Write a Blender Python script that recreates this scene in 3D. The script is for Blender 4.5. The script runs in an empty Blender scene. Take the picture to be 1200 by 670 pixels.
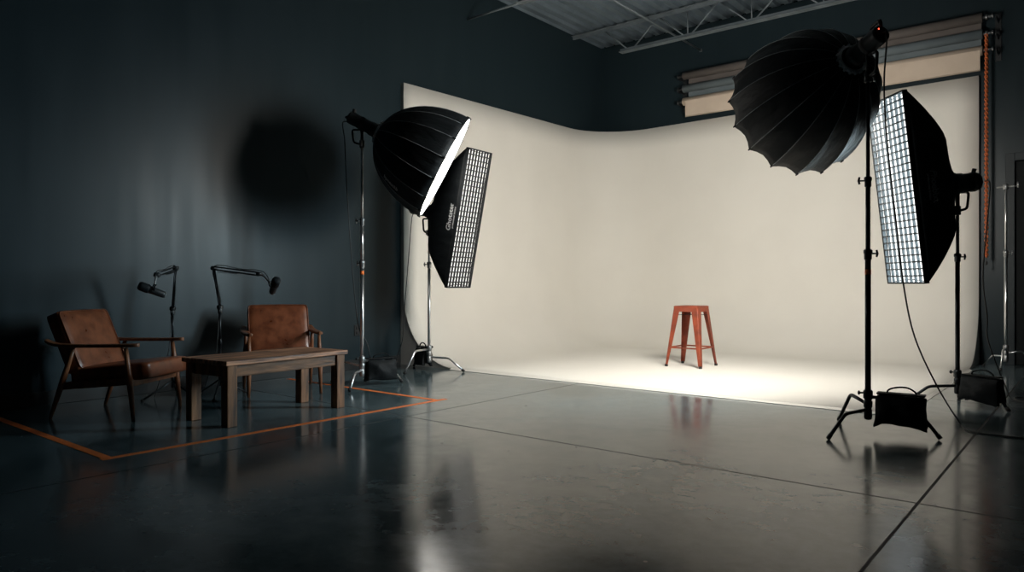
import bpy, bmesh, math, random
from mathutils import Vector, Matrix, noise as mnoise

random.seed(7)
S = bpy.context.scene
COL = S.collection
PI = math.pi

# ------------------------------------------------------------------ camera, world, exposure
A = math.radians(39.2)                      # heading of the lens, left of +Y
cam_d = bpy.data.cameras.new('camera')
cam_d.sensor_width = 36.0
cam_d.lens = 847.0 / 1200.0 * 36.0
cam_d.shift_y = -3.0 / 1200.0
cam_d.clip_start = 0.05
cam = bpy.data.objects.new('camera', cam_d)
cam.location = (0, 0, 1.05)
cam.rotation_euler = (PI / 2, 0, A)
COL.objects.link(cam)
S.camera = cam

w = bpy.data.worlds.new('studio_dark')
w.use_nodes = True
bgn = w.node_tree.nodes['Background']
bgn.inputs[0].default_value = (0.35, 0.55, 0.65, 1)
bgn.inputs[1].default_value = 0.004
S.world = w

S.view_settings.view_transform = 'Standard'
S.view_settings.look = 'None'
S.view_settings.gamma = 1.0
S.view_settings.use_curve_mapping = False
S.view_settings.exposure = 0.0
S.cycles.max_bounces = 8
S.cycles.diffuse_bounces = 5
S.cycles.glossy_bounces = 4
S.cycles.sample_clamp_indirect = 6.0
S.cycles.use_denoising = True

# strength of what the lamps' diffusers give off
KEY_OCTA = 5.5       # octabox aimed from the left
FILL_OCTA = 65.0      # octabox aimed into the cove from the right
STRIP_RIGHT = 1.7
STRIP_BEAM = 58.0     # watts of the tube behind the right strip's crate
STRIP_LEFT = 0.75

# room
XW, YB, XR, YF, HC = -7.07, 11.25, 4.2, -4.0, 5.33
Y0, XC, YC, XE, TOP, FZ = 6.37, -7.0, 11.15, -1.24, 3.70, 0.021   # cyclorama
TOP_RISE = 0.11


# ------------------------------------------------------------------ materials
def mat(name, c1, c2=None, scale=8.0, rough=0.5, rough2=None, metal=0.0, bump=0.0, bscale=None,
        spec=0.5, stretch=(1, 1, 1), emit=None, estr=0.0, detail=6.0, coat=0.0, sheen=0.0, lo=0.35, hi=0.65,
        bdist=0.01):
    m = bpy.data.materials.new(name)
    m.use_nodes = True
    nt = m.node_tree
    b = nt.nodes['Principled BSDF']
    c2 = c2 or tuple(x * 0.75 for x in c1)
    tc = nt.nodes.new('ShaderNodeTexCoord')
    mp = nt.nodes.new('ShaderNodeMapping')
    mp.inputs['Scale'].default_value = stretch
    nt.links.new(tc.outputs['Object'], mp.inputs[0])
    n = nt.nodes.new('ShaderNodeTexNoise')
    n.inputs['Scale'].default_value = scale
    n.inputs['Detail'].default_value = detail
    nt.links.new(mp.outputs[0], n.inputs['Vector'])
    r = nt.nodes.new('ShaderNodeValToRGB')
    r.color_ramp.elements[0].position = lo
    r.color_ramp.elements[0].color = (*c2, 1)
    r.color_ramp.elements[1].position = hi
    r.color_ramp.elements[1].color = (*c1, 1)
    nt.links.new(n.outputs['Fac'], r.inputs[0])
    nt.links.new(r.outputs[0], b.inputs['Base Color'])
    b.inputs['Roughness'].default_value = rough
    if rough2 is not None:
        mr = nt.nodes.new('ShaderNodeMapRange')
        mr.inputs[1].default_value = 0.3
        mr.inputs[2].default_value = 0.7
        mr.inputs[3].default_value = rough
        mr.inputs[4].default_value = rough2
        nt.links.new(n.outputs['Fac'], mr.inputs[0])
        nt.links.new(mr.outputs[0], b.inputs['Roughness'])
    b.inputs['Metallic'].default_value = metal
    b.inputs['Specular IOR Level'].default_value = spec
    if coat:
        b.inputs['Coat Weight'].default_value = coat
    if sheen:
        b.inputs['Sheen Weight'].default_value = sheen
    if bump:
        n2 = nt.nodes.new('ShaderNodeTexNoise')
        n2.inputs['Scale'].default_value = bscale or scale * 6
        n2.inputs['Detail'].default_value = 4
        nt.links.new(mp.outputs[0], n2.inputs['Vector'])
        bp = nt.nodes.new('ShaderNodeBump')
        bp.inputs['Strength'].default_value = bump
        bp.inputs['Distance'].default_value = bdist
        nt.links.new(n2.outputs['Fac'], bp.inputs['Height'])
        nt.links.new(bp.outputs[0], b.inputs['Normal'])
    if emit:
        b.inputs['Emission Color'].default_value = (*emit, 1)
        b.inputs['Emission Strength'].default_value = estr
    return m


def wall_mat():
    return mat('slate_wall_paint', (0.0150, 0.0265, 0.0325), (0.0135, 0.0240, 0.0295), scale=2.2, rough=0.35, rough2=0.43, spec=0.22,
               stretch=(2.5, 2.5, 0.3), detail=2)


def floor_mat():
    m = bpy.data.materials.new('polished_concrete')
    m.use_nodes = True
    nt = m.node_tree
    b = nt.nodes['Principled BSDF']
    L = nt.links.new

    def N(t, **k):
        n = nt.nodes.new(t)
        for a, v in k.items():
            n.inputs[a].default_value = v
        return n

    def math_n(op, a, bb):
        n = nt.nodes.new('ShaderNodeMath')
        n.operation = op
        for i, v in enumerate((a, bb)):
            if v is None:
                continue
            if isinstance(v, (int, float)):
                n.inputs[i].default_value = v
            else:
                L(v, n.inputs[i])
        return n.outputs[0]
    tc = nt.nodes.new('ShaderNodeTexCoord')
    big = N('ShaderNodeTexNoise', Scale=0.9, Detail=8.0, Roughness=0.62, Distortion=0.6)
    L(tc.outputs['Object'], big.inputs['Vector'])
    fine = N('ShaderNodeTexNoise', Scale=7.0, Detail=10.0, Roughness=0.7)
    L(tc.outputs['Object'], fine.inputs['Vector'])
    mixf = math_n('ADD', math_n('MULTIPLY', big.outputs['Fac'], 0.65), math_n('MULTIPLY', fine.outputs['Fac'], 0.35))
    ramp = nt.nodes.new('ShaderNodeValToRGB')
    e = ramp.color_ramp.elements
    e[0].position = 0.36
    e[0].color = (0.028, 0.050, 0.057, 1)
    e[1].position = 0.66
    e[1].color = (0.125, 0.168, 0.182, 1)
    L(mixf, ramp.inputs[0])
    # small dark pits
    vor = N('ShaderNodeTexVoronoi', Scale=3.2, Randomness=1.0)
    L(tc.outputs['Object'], vor.inputs['Vector'])
    pit = math_n('LESS_THAN', vor.outputs['Distance'], 0.035)
    # sawn joints
    sep = nt.nodes.new('ShaderNodeSeparateXYZ')
    L(tc.outputs['Object'], sep.inputs[0])

    def seam(out, off, pitch, half):
        a = math_n('SUBTRACT', out, off - pitch / 2 + 40 * -pitch)
        a = math_n('MODULO', a, pitch)
        a = math_n('SUBTRACT', a, pitch / 2)
        a = math_n('ABSOLUTE', a, None)
        return math_n('LESS_THAN', a, half)
    s = math_n('MAXIMUM', seam(sep.outputs[0], -0.68, 3.57, 0.007), seam(sep.outputs[1], 3.9, 3.6, 0.008))
    dark = math_n('MAXIMUM', s, math_n('MULTIPLY', pit, 0.55))
    mx = nt.nodes.new('ShaderNodeMix')
    mx.data_type = 'RGBA'
    L(dark, mx.inputs['Factor'])
    L(ramp.outputs[0], mx.inputs['A'])
    mx.inputs['B'].default_value = (0.012, 0.013, 0.013, 1)
    L(mx.outputs['Result'], b.inputs['Base Color'])
    mr = nt.nodes.new('ShaderNodeMapRange')
    for i, v in ((1, 0.35), (2, 0.65), (3, 0.09), (4, 0.24)):
        mr.inputs[i].default_value = v
    L(mixf, mr.inputs[0])
    rr = math_n('ADD', mr.outputs[0], math_n('MULTIPLY', dark, 0.5))
    L(rr, b.inputs['Roughness'])
    b.inputs['Specular IOR Level'].default_value = 0.6
    hgt = math_n('SUBTRACT', math_n('MULTIPLY', big.outputs['Fac'], 0.25), dark)
    bp = N('ShaderNodeBump', Strength=0.07, Distance=0.01)
    L(hgt, bp.inputs['Height'])
    L(bp.outputs[0], b.inputs['Normal'])
    return m


def wood_mat(name, c1, c2, rough, grain=(1, 22, 22), bump=0.25, scale=2.2):
    m = mat(name, c1, c2, scale=scale, rough=rough, rough2=rough + 0.15, bump=bump, bscale=scale * 2, stretch=grain,
            detail=10, lo=0.34, hi=0.66, bdist=0.006)
    return m


M = {}
M['wall'] = wall_mat()
M['floor'] = floor_mat()
M['cyc'] = mat('cove_white_paint', (0.80, 0.775, 0.715), (0.775, 0.75, 0.69), scale=1.3, rough=0.62, bump=0.05, bscale=40, spec=0.25)
M['cyc_end'] = mat('cove_end_board', (0.62, 0.61, 0.58), (0.55, 0.54, 0.52), scale=3, rough=0.7)
M['deck'] = mat('galvanised_deck', (0.19, 0.24, 0.28), (0.14, 0.18, 0.21), scale=2.5, rough=0.45, metal=0.35, bump=0.05)
M['steel_paint'] = mat('grey_joist_paint', (0.17, 0.20, 0.22), (0.12, 0.145, 0.16), scale=5, rough=0.5, metal=0.2)
M['chrome'] = mat('stand_chrome', (0.78, 0.79, 0.80), (0.72, 0.73, 0.74), scale=14, rough=0.30, metal=1.0)
M['black_steel'] = mat('black_chrome', (0.045, 0.05, 0.055), (0.03, 0.034, 0.038), scale=14, rough=0.28, rough2=0.4, metal=0.9)
M['cast'] = mat('cast_aluminium', (0.42, 0.43, 0.44), (0.3, 0.31, 0.32), scale=30, rough=0.4, metal=0.9, bump=0.2)
M['rubber'] = mat('black_rubber', (0.018, 0.018, 0.019), (0.012, 0.012, 0.013), scale=30, rough=0.75)
M['fabric'] = mat('black_softbox_cloth', (0.0075, 0.0095, 0.011), (0.005, 0.0065, 0.0075), scale=5, rough=0.52, rough2=0.66,
                  bump=0.55, bscale=5, spec=0.24, stretch=(2.2, 2.2, 0.8), bdist=0.03)
M['seam'] = mat('softbox_piping', (0.30, 0.32, 0.33), (0.2, 0.21, 0.22), scale=20, rough=0.4)
M['silver'] = mat('silver_ring', (0.85, 0.85, 0.85), (0.7, 0.7, 0.71), scale=30, rough=0.4, metal=0.15)
M['plastic'] = mat('black_plastic', (0.020, 0.023, 0.025), (0.014, 0.016, 0.018), scale=20, rough=0.42, bump=0.05)
M['grid'] = mat('egg_crate_cloth', (0.020, 0.021, 0.022), (0.014, 0.015, 0.016), scale=40, rough=0.7)
M['print'] = mat('silk_print', (0.62, 0.63, 0.62), (0.5, 0.5, 0.5), scale=40, rough=0.6)
M['print_dim'] = mat('grey_silk_print', (0.34, 0.35, 0.36), (0.26, 0.27, 0.27), scale=40, rough=0.6)
M['bag'] = mat('sandbag_cloth', (0.010, 0.012, 0.014), (0.006, 0.008, 0.009), scale=10, rough=0.6, bump=0.6, bscale=14, bdist=0.015, spec=0.16)
M['cable'] = mat('cable_rubber', (0.014, 0.014, 0.015), (0.010, 0.010, 0.011), scale=30, rough=0.5)
M['leather'] = mat('brown_leather', (0.225, 0.070, 0.029), (0.125, 0.036, 0.0155), scale=11, rough=0.27, rough2=0.38, bump=0.3, bscale=140,
                   detail=9, spec=0.5, bdist=0.004)
M['walnut'] = wood_mat('walnut_frame', (0.27, 0.105, 0.045), (0.13, 0.048, 0.021), 0.36, (6, 6, 1.2), 0.1, 4)
M['table_top'] = wood_mat('weathered_plank', (0.66, 0.32, 0.18), (0.085, 0.038, 0.022), 0.5, (16, 1.1, 16), 0.6, 2.4)
M['table_leg'] = wood_mat('rough_timber', (0.30, 0.135, 0.060), (0.055, 0.026, 0.013), 0.55, (9, 9, 1.1), 0.6, 3)
M['table_rail'] = wood_mat('rough_rail', (0.28, 0.130, 0.060), (0.055, 0.026, 0.013), 0.55, (9, 1.1, 9), 0.6, 3)
M['tape'] = mat('orange_tape', (0.95, 0.22, 0.045), (0.82, 0.18, 0.035), scale=9, rough=0.55, bump=0.1)
M['stool'] = mat('rust_orange_enamel', (0.30, 0.056, 0.020), (0.17, 0.032, 0.014), scale=9, rough=0.42, rough2=0.55, bump=0.08, detail=9)
M['roll_brown'] = mat('taupe_paper', (0.135, 0.117, 0.107), (0.115, 0.10, 0.092), scale=4, rough=0.75)
M['roll_grey'] = mat('blue_grey_paper', (0.145, 0.178, 0.193), (0.125, 0.155, 0.17), scale=4, rough=0.75)
M['roll_cream'] = mat('cream_paper', (0.62, 0.51, 0.41), (0.57, 0.465, 0.37), scale=4, rough=0.75)
M['chain'] = mat('orange_chain_plastic', (0.62, 0.15, 0.04), (0.48, 0.11, 0.03), scale=30, rough=0.45)
M['door'] = mat('black_door_paint', (0.006, 0.008, 0.009), (0.004, 0.006, 0.007), scale=4, rough=0.6, spec=0.15)
M['doorframe'] = mat('door_frame_paint', (0.018, 0.026, 0.031), (0.014, 0.021, 0.025), scale=4, rough=0.5, spec=0.3)
M['base'] = mat('black_vinyl_base', (0.010, 0.012, 0.013), (0.008, 0.009, 0.010), scale=6, rough=0.5)
M['outlet'] = mat('black_outlet', (0.012, 0.013, 0.014), (0.009, 0.010, 0.011), scale=20, rough=0.35)
M['led'] = mat('red_pilot_lamp', (0.6, 0.02, 0.01), scale=10, rough=0.4, emit=(1, 0.06, 0.03), estr=6.0)
WHITE = (0.82, 0.82, 0.80)
M['key'] = mat('lit_diffuser_cloth_key', WHITE, WHITE, rough=0.8, emit=(1.0, 0.96, 0.89), estr=KEY_OCTA)
M['fill'] = mat('lit_diffuser_cloth_fill', WHITE, WHITE, rough=0.8, emit=(1.0, 0.95, 0.87), estr=FILL_OCTA)
M['strip_hot'] = mat('lit_strip_cloth', WHITE, WHITE, rough=0.8, emit=(1.0, 0.98, 0.95), estr=STRIP_RIGHT)
M['strip_low'] = mat('dim_strip_cloth', WHITE, WHITE, rough=0.8, emit=(1.0, 0.95, 0.88), estr=STRIP_LEFT)


# ------------------------------------------------------------------ object helpers
def link(o, parent=None):
    COL.objects.link(o)
    if parent is not None:
        o.parent = parent
    return o


def obj(name, bm, m, parent=None, bevel=0.0, seg=2, recalc=True):
    if recalc:
        bmesh.ops.recalc_face_normals(bm, faces=bm.faces[:])
    me = bpy.data.meshes.new(name)
    bm.to_mesh(me)
    bm.free()
    me.materials.append(m)
    o = bpy.data.objects.new(name, me)
    link(o, parent)
    if bevel:
        md = o.modifiers.new('edge', 'BEVEL')
        md.width = bevel
        md.segments = seg
        md.limit_method = 'ANGLE'
        md.angle_limit = math.radians(40)
    return o


def tag(o, label, cat, group=None):
    o['label'] = label
    o['category'] = cat
    if group:
        o['group'] = group
    return o


def thing(name, label, cat, loc=(0, 0, 0), rotz=0.0, group=None):
    o = bpy.data.objects.new(name, None)
    o.empty_display_size = 0.1
    o.location = loc
    o.rotation_euler = (0, 0, rotz)
    link(o)
    return tag(o, label, cat, group)


def struct(name, bm, m, **k):
    o = obj(name, bm, m, **k)
    o['kind'] = 'structure'
    return o


def dup(root, loc, rotz, label):
    r = root.copy()
    COL.objects.link(r)
    r.location = loc
    r.rotation_euler = (0, 0, rotz)
    r['label'] = label
    for ch in list(root.children):
        c = ch.copy()
        COL.objects.link(c)
        c.parent = r
        for g in list(ch.children):
            d = g.copy()
            COL.objects.link(d)
            d.parent = c
    return r


# ------------------------------------------------------------------ shape helpers
def NB():
    return bmesh.new()


def box(bm, c, s, rot=None):
    Mx = Matrix.Translation(Vector(c)) @ (rot.to_4x4() if rot else Matrix()) @ Matrix.Diagonal((*s, 1))
    return bmesh.ops.create_cube(bm, size=1.0, matrix=Mx)['verts']


def quad_prism(bm, poly_a, poly_b):
    """solid between two equal closed outlines"""
    a = [bm.verts.new(p) for p in poly_a]
    b = [bm.verts.new(p) for p in poly_b]
    n = len(a)
    bm.faces.new(a[::-1])
    bm.faces.new(b)
    for i in range(n):
        bm.faces.new((a[i], a[(i + 1) % n], b[(i + 1) % n], b[i]))


def tube(bm, pts, r, n=10, caps=True, flat=1.0):
    """round bar along points; r is one radius or one per point"""
    P = [Vector(p) for p in pts]
    R = r if isinstance(r, (list, tuple)) else [r] * len(P)
    T = []
    for i in range(len(P)):
        a = P[max(0, i - 1)]
        b = P[min(len(P) - 1, i + 1)]
        T.append((b - a).normalized())
    ref = Vector((0, 0, 1)) if abs(T[0].z) < 0.9 else Vector((1, 0, 0))
    u = T[0].cross(ref).normalized()
    rings = []
    for i, p in enumerate(P):
        u = (u - T[i] * u.dot(T[i])).normalized()
        v = T[i].cross(u)
        rings.append([bm.verts.new(p + (u * math.cos(2 * PI * k / n) + v * math.sin(2 * PI * k / n) * flat) * R[i]) for k in range(n)])
    for i in range(len(rings) - 1):
        for k in range(n):
            f = bm.faces.new((rings[i][k], rings[i][(k + 1) % n], rings[i + 1][(k + 1) % n], rings[i + 1][k]))
            f.smooth = True
    if caps:
        bm.faces.new(rings[0][::-1])
        bm.faces.new(rings[-1])


def fillet(pts, rad, seg=5):
    P = [Vector(p) for p in pts]
    out = [P[0]]
    for i in range(1, len(P) - 1):
        a, b, c = P[i - 1], P[i], P[i + 1]
        d1, d2 = (a - b), (c - b)
        k = min(rad, d1.length * 0.48, d2.length * 0.48)
        s, e = b + d1.normalized() * k, b + d2.normalized() * k
        for j in range(seg + 1):
            t = j / seg
            out.append(s * (1 - t) ** 2 + b * 2 * t * (1 - t) + e * t * t)
    out.append(P[-1])
    return out


def spline(pts, seg=8):
    P = [Vector(p) for p in pts]
    P = [P[0] * 2 - P[1]] + P + [P[-1] * 2 - P[-2]]
    out = []
    for i in range(1, len(P) - 2):
        for j in range(seg):
            t = j / seg
            p0, p1, p2, p3 = P[i - 1], P[i], P[i + 1], P[i + 2]
            out.append(0.5 * ((2 * p1) + (p2 - p0) * t + (2 * p0 - 5 * p1 + 4 * p2 - p3) * t * t + (3 * p1 - p0 - 3 * p2 + p3) * t ** 3))
    out.append(P[-2])
    return out


def lathe(bm, prof, n=24, Mx=None, cap=True):
    rings = []
    for r, z in prof:
        rings.append([bm.verts.new((Mx @ Vector((r * math.cos(2 * PI * k / n), r * math.sin(2 * PI * k / n), z))) if Mx else
                                   (r * math.cos(2 * PI * k / n), r * math.sin(2 * PI * k / n), z)) for k in range(n)])
    for i in range(len(rings) - 1):
        for k in range(n):
            f = bm.faces.new((rings[i][k], rings[i][(k + 1) % n], rings[i + 1][(k + 1) % n], rings[i + 1][k]))
            f.smooth = True
    if cap:
        bm.faces.new(rings[0][::-1])
        bm.faces.new(rings[-1])


def cushion(bm, size, r, puff=0.0, Mx=None, cuts=10, rough=0.0, fn=None):
    """box with rounded edges and a crowned top and front"""
    h = Vector(size) / 2
    out, bm = bm, bmesh.new()
    bmesh.ops.create_cube(bm, size=2.0)
    bmesh.ops.subdivide_edges(bm, edges=bm.edges[:], cuts=cuts, use_grid_fill=True)
    allv = bm.verts[:]
    for v in allv:
        p = Vector((v.co.x * h.x, v.co.y * h.y, v.co.z * h.z))
        q = Vector([max(-h[i] + r, min(h[i] - r, p[i])) for i in range(3)])
        d = p - q
        if d.length > 1e-6:
            # denser rounding: normalise the corner direction
            p = q + d.normalized() * r
        nx, ny, nz = v.co.x, v.co.y, v.co.z
        if puff:
            s = abs(nz)
            if s > 0.99:
                p.z += math.copysign(puff, nz) * (1 - nx * nx) * (1 - ny * ny)
            if abs(nx) > 0.99:
                p.x += math.copysign(puff * 0.6, nx) * (1 - ny * ny) * (1 - nz * nz)
        if rough:
            k = mnoise.noise(p * 9.0) + 0.5 * mnoise.noise(p * 23.0)
            p += (d.normalized() if d.length > 1e-6 else Vector((0, 0, 1))) * k * rough
        if fn:
            p = fn(p)
        v.co = Mx @ p if Mx else p
    for f in bm.faces:
        f.smooth = True
    me = bpy.data.meshes.new('cushion')
    bm.to_mesh(me)
    bm.free()
    out.from_mesh(me)
    bpy.data.meshes.remove(me)


def axis_rot(d, up=(0, 0, 1)):
    """rotation with local +Z along d and local +Y as near up as it gets"""
    z = Vector(d).normalized()
    x = Vector(up).cross(z).normalized()
    y = z.cross(x)
    return Matrix((x, y, z)).transposed()


def text_bm(body, size):
    cu = bpy.data.curves.new('lettering', 'FONT')
    cu.body = body
    cu.size = size
    cu.offset = size * 0.02
    cu.align_x = 'CENTER'
    cu.align_y = 'CENTER'
    cu.resolution_u = 3
    tmp = bpy.data.objects.new('lettering', cu)
    me = bpy.data.meshes.new_from_object(tmp)
    bm = NB()
    bm.from_mesh(me)
    bpy.data.objects.remove(tmp)
    bpy.data.meshes.remove(me)
    bpy.data.curves.remove(cu)
    return bm


# ------------------------------------------------------------------ room shell
bm = NB(); box(bm, ((XW + XR) / 2, (YF + YB) / 2, -0.05), (XR - XW + 0.4, YB - YF + 0.4, 0.1)); struct('floor', bm, M['floor'])
bm = NB(); box(bm, (XW - 0.1, (YF + YB) / 2, HC / 2), (0.2, YB - YF + 0.4, HC)); struct('wall_left', bm, M['wall'])
bm = NB(); box(bm, (XR + 0.1, (YF + YB) / 2, HC / 2), (0.2, YB - YF + 0.4, HC)); struct('wall_right', bm, M['wall'])
bm = NB(); box(bm, ((XW + XR) / 2, YF - 0.1, HC / 2), (XR - XW, 0.2, HC)); struct('wall_front', bm, M['wall'])
DX0, DX1, DZ = -0.86, 0.14, 2.62                      # opening of the dark door in the back wall
bm = NB()
box(bm, ((XW + DX0) / 2, YB + 0.1, HC / 2), (DX0 - XW, 0.2, HC))
box(bm, ((DX1 + XR) / 2, YB + 0.1, HC / 2), (XR - DX1, 0.2, HC))
box(bm, ((DX0 + DX1) / 2, YB + 0.1, (DZ + HC) / 2), (DX1 - DX0, 0.2, HC - DZ))
struct('wall_back', bm, M['wall'])
# door and its frame
d = thing('door_1', 'black door in a slate grey frame behind the bare light stand', 'door', (DX0, YB, 0))
d['kind'] = 'structure'
bm = NB(); box(bm, (0.5, 0.06, DZ / 2), (1.0, 0.05, DZ - 0.01))
obj('door_panel', bm, M['door'], d, bevel=0.003)
bm = NB()
for x in (-0.05, 1.05):
    box(bm, (x, -0.012, (DZ + 0.1) / 2), (0.1, 0.03, DZ + 0.1))
box(bm, (0.5, -0.012, DZ + 0.05), (1.0, 0.03, 0.1))
obj('door_frame', bm, M['doorframe'], d, bevel=0.004)
bm = NB(); tube(bm, [(0.92, 0.035, 1.02), (0.92, -0.03, 1.02), (0.80, -0.03, 1.02)], 0.011)
obj('door_handle', bm, M['black_steel'], d)
# base boards
bm = NB(); box(bm, (XW + 0.007, (YF + Y0) / 2 + 0.0, 0.06), (0.014, Y0 - YF - 0.02, 0.12)); struct('baseboard_left', bm, M['base'], bevel=0.003)
bm = NB(); box(bm, (DX1 + 0.12 + 1.9, YB - 0.007, 0.06), (3.8, 0.014, 0.12)); struct('baseboard_back', bm, M['base'], bevel=0.003)

# corrugated steel deck
bm = NB()
pitch, dep = 0.2, 0.055
prof = []
x = XW - 0.1
while x < XR + 0.1:
    prof += [(x, HC), (x + 0.085, HC), (x + 0.105, HC + dep), (x + 0.18, HC + dep)]
    x += pitch
lo = [bm.verts.new((px, YF - 0.1, pz)) for px, pz in prof]
hi = [bm.verts.new((px, YB + 0.1, pz)) for px, pz in prof]
for i in range(len(prof) - 1):
    bm.faces.new((lo[i], lo[i + 1], hi[i + 1], hi[i]))
deck = struct('ceiling', bm, M['deck'])
md = deck.modifiers.new('thick', 'SOLIDIFY'); md.thickness = 0.06; md.offset = 1.0


# ------------------------------------------------------------------ open web joists
def joist(y, label, ext=True):
    t = thing('roof_joist', label, 'joist', (XW, y, 0), 0, 'open web joists under the roof deck')
    Lx = XR - XW
    zt, zb = HC - 0.03, 4.86
    bm = NB()
    for s in (-1, 1):
        box(bm, (Lx / 2, s * 0.030, zt), (Lx, 0.05, 0.008)); box(bm, (Lx / 2, s * 0.009, zt - 0.025), (Lx, 0.006, 0.05))
    obj('top_chord', bm, M['steel_paint'], t)
    bm = NB()
    x0, x1 = 0.94, Lx - 0.94
    for s in (-1, 1):
        box(bm, ((x0 + x1) / 2, s * 0.032, zb - 0.02), (x1 - x0, 0.055, 0.008)); box(bm, ((x0 + x1) / 2, s * 0.009, zb + 0.008), (x1 - x0, 0.006, 0.055))
    obj('bottom_chord', bm, M['steel_paint'], t)
    if ext:
        bm = NB(); tube(bm, [(0.0, 0, zb - 0.015), (x0 + 0.05, 0, zb - 0.015)], 0.014)
        obj('chord_extension', bm, M['steel_paint'], t)
    xn = 1.13
    first = True
    while xn < Lx - 0.9:
        bm = NB()
        tube(bm, [(xn - 0.04, 0, zb), (xn - 0.5, 0, zt - 0.03)], 0.012, 6)
        tube(bm, [(xn + 0.04, 0, zb), (xn + 0.5, 0, zt - 0.03)], 0.012, 6)
        if not first:
            tube(bm, [(xn, 0, zb), (xn, 0, zt - 0.03)], 0.010, 6)
        obj('web', bm, M['steel_paint'], t)
        first = False
        xn += 1.0
    return t


joist(10.34, 'grey open web steel joist nearest the back wall and its paper rolls', ext=False)
joist(7.65, 'grey open web steel joist at the very top, second from the back wall')
bm = NB()
tube(bm, [(-5.14, 7.0, 4.905), (-5.14, YB, 4.905)], 0.016)
box(bm, (-5.14, YB - 0.008, 4.905), (0.045, 0.016, 0.045))
tag(obj('bridging_bar', bm, M['steel_paint']), 'thin grey steel bar running across the joists to the back wall', 'bar')

# ------------------------------------------------------------------ cyclorama
cyc = thing('cyclorama', 'tall cream white infinity cove curving from two walls onto the floor', 'cyclorama', (XC, Y0, 0))
RC, RF = 1.0, 0.9
path = []
ny = 16
for i in range(ny + 1):
    path.append((Vector((XC, Y0 + (YC - RC - Y0) * i / ny, 0)), Vector((1, 0, 0))))
for i in range(1, 13):
    a = PI - PI / 2 * i / 12
    c = Vector((math.cos(a), math.sin(a), 0))
    path.append((Vector((XC + RC, YC - RC, 0)) + c * RC, -c))
nx = 18
for i in range(1, nx + 1):
    path.append((Vector((XC + RC + (XE - XC - RC) * i / nx, YC, 0)), Vector((0, -1, 0))))
prof = [(0, TOP - (TOP - FZ - RF) * i / 8) for i in range(9)]
for i in range(1, 17):
    a = PI + PI / 2 * i / 16
    prof.append((RF + RF * math.cos(a), FZ + RF + RF * math.sin(a)))
bm = NB()
LEN = len(path) - 1
grid = [[bm.verts.new(p + n * o + Vector((0, 0, z + (TOP_RISE * i / LEN - 0.05) * max(0, (z - 1.5) / (TOP - 1.5)))) - Vector((XC, Y0, 0))) for o, z in prof] for i, (p, n) in enumerate(path)]
for i in range(len(grid) - 1):
    for j in range(len(prof) - 1):
        f = bm.faces.new((grid[i][j], grid[i][j + 1], grid[i + 1][j + 1], grid[i + 1][j]))
        f.smooth = True
corner = bm.verts.new((XE - XC, 0, FZ))
f = bm.faces.new([g[-1] for g in grid] + [corner])
f.smooth = True
bm.normal_update()
bmesh.ops.recalc_face_normals(bm, faces=bm.faces[:])
bm.normal_update()
if bm.faces[0].normal.x < 0:
    bmesh.ops.reverse_faces(bm, faces=bm.faces[:])
o = obj('cove_surface', bm, M['cyc'], cyc, recalc=False)
md = o.modifiers.new('thick', 'SOLIDIFY'); md.thickness = 0.02; md.offset = -1.0
# sloped edge strip laid along the two floor edges
for nm, pl in (('front', [(0.85, -0.003, 0.019), (0.85, -0.034, 0.003), (0.85, -0.003, 0.001)]), ('side', None)):
    bm = NB()
    L1 = XE - XC
    if pl:
        quad_prism(bm, pl, [(L1 + (0.0 if v[1] > -0.01 else 0.034), v[1], v[2]) for v in pl])
    else:
        pl = [(L1 + 0.003, -0.003, 0.019), (L1 + 0.034, -0.034, 0.003), (L1 + 0.003, -0.003, 0.001)]
        quad_prism(bm, pl, [(v[0], YC - RF - Y0, v[2]) for v in pl])
    obj('edge_strip', bm, M['cyc'], cyc)
# boards that close the two open ends
arc = [(RF + (RF + 0.021) * math.cos(PI + PI / 2 * i / 16), FZ + RF + (RF + 0.021) * math.sin(PI + PI / 2 * i / 16)) for i in range(17)]
pa = [(XW - XC + 0.002, TOP - 0.05), (-0.021, TOP - 0.05)] + [(o_, max(z, 0.0005)) for o_, z in arc] + [(XW - XC + 0.002, 0.0005)]
bm = NB(); quad_prism(bm, [(u, 0.004, z) for u, z in pa], [(u, 0.024, z) for u, z in pa]); obj('end_board', bm, M['cyc_end'], cyc)
pb = [(YB - YC - 0.002, TOP + 0.06), (0.021, TOP + 0.06)] + [(-o_, max(z, 0.0005)) for o_, z in arc] + [(YB - YC - 0.002, 0.0005)]
bm = NB()
quad_prism(bm, [(XE - XC - 0.004, YC - Y0 + v, z) for v, z in pb], [(XE - XC - 0.024, YC - Y0 + v, z) for v, z in pb])
obj('end_board', bm, M['cyc_end'], cyc)

# ------------------------------------------------------------------ orange floor tape
TX, TY0, TY1, TW = -4.62, 1.83, 4.61, 0.055
bm = NB(); box(bm, (TX, (TY0 + TY1) / 2 + 0.03, 0.0007), (TW, TY1 - TY0 + 0.14, 0.0010)); tag(obj('tape_strip', bm, M['tape']), 'long orange tape strip on the floor in front of the timber table', 'tape', 'orange tape outline on the floor')
bm = NB(); box(bm, ((TX + XW + 0.1) / 2, TY0, 0.0012), (TX - XW - 0.1 + TW, TW, 0.0010)); tag(obj('tape_strip', bm, M['tape']), 'orange tape strip on the floor left of the left armchair', 'tape', 'orange tape outline on the floor')
bm = NB(); box(bm, ((TX + XW + 0.16) / 2, TY1, 0.0012), (TX - XW - 0.16 + TW, TW, 0.0010)); tag(obj('tape_strip', bm, M['tape']), 'orange tape strip on the floor running between table and chrome stand to the wall', 'tape', 'orange tape outline on the floor')

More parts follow.
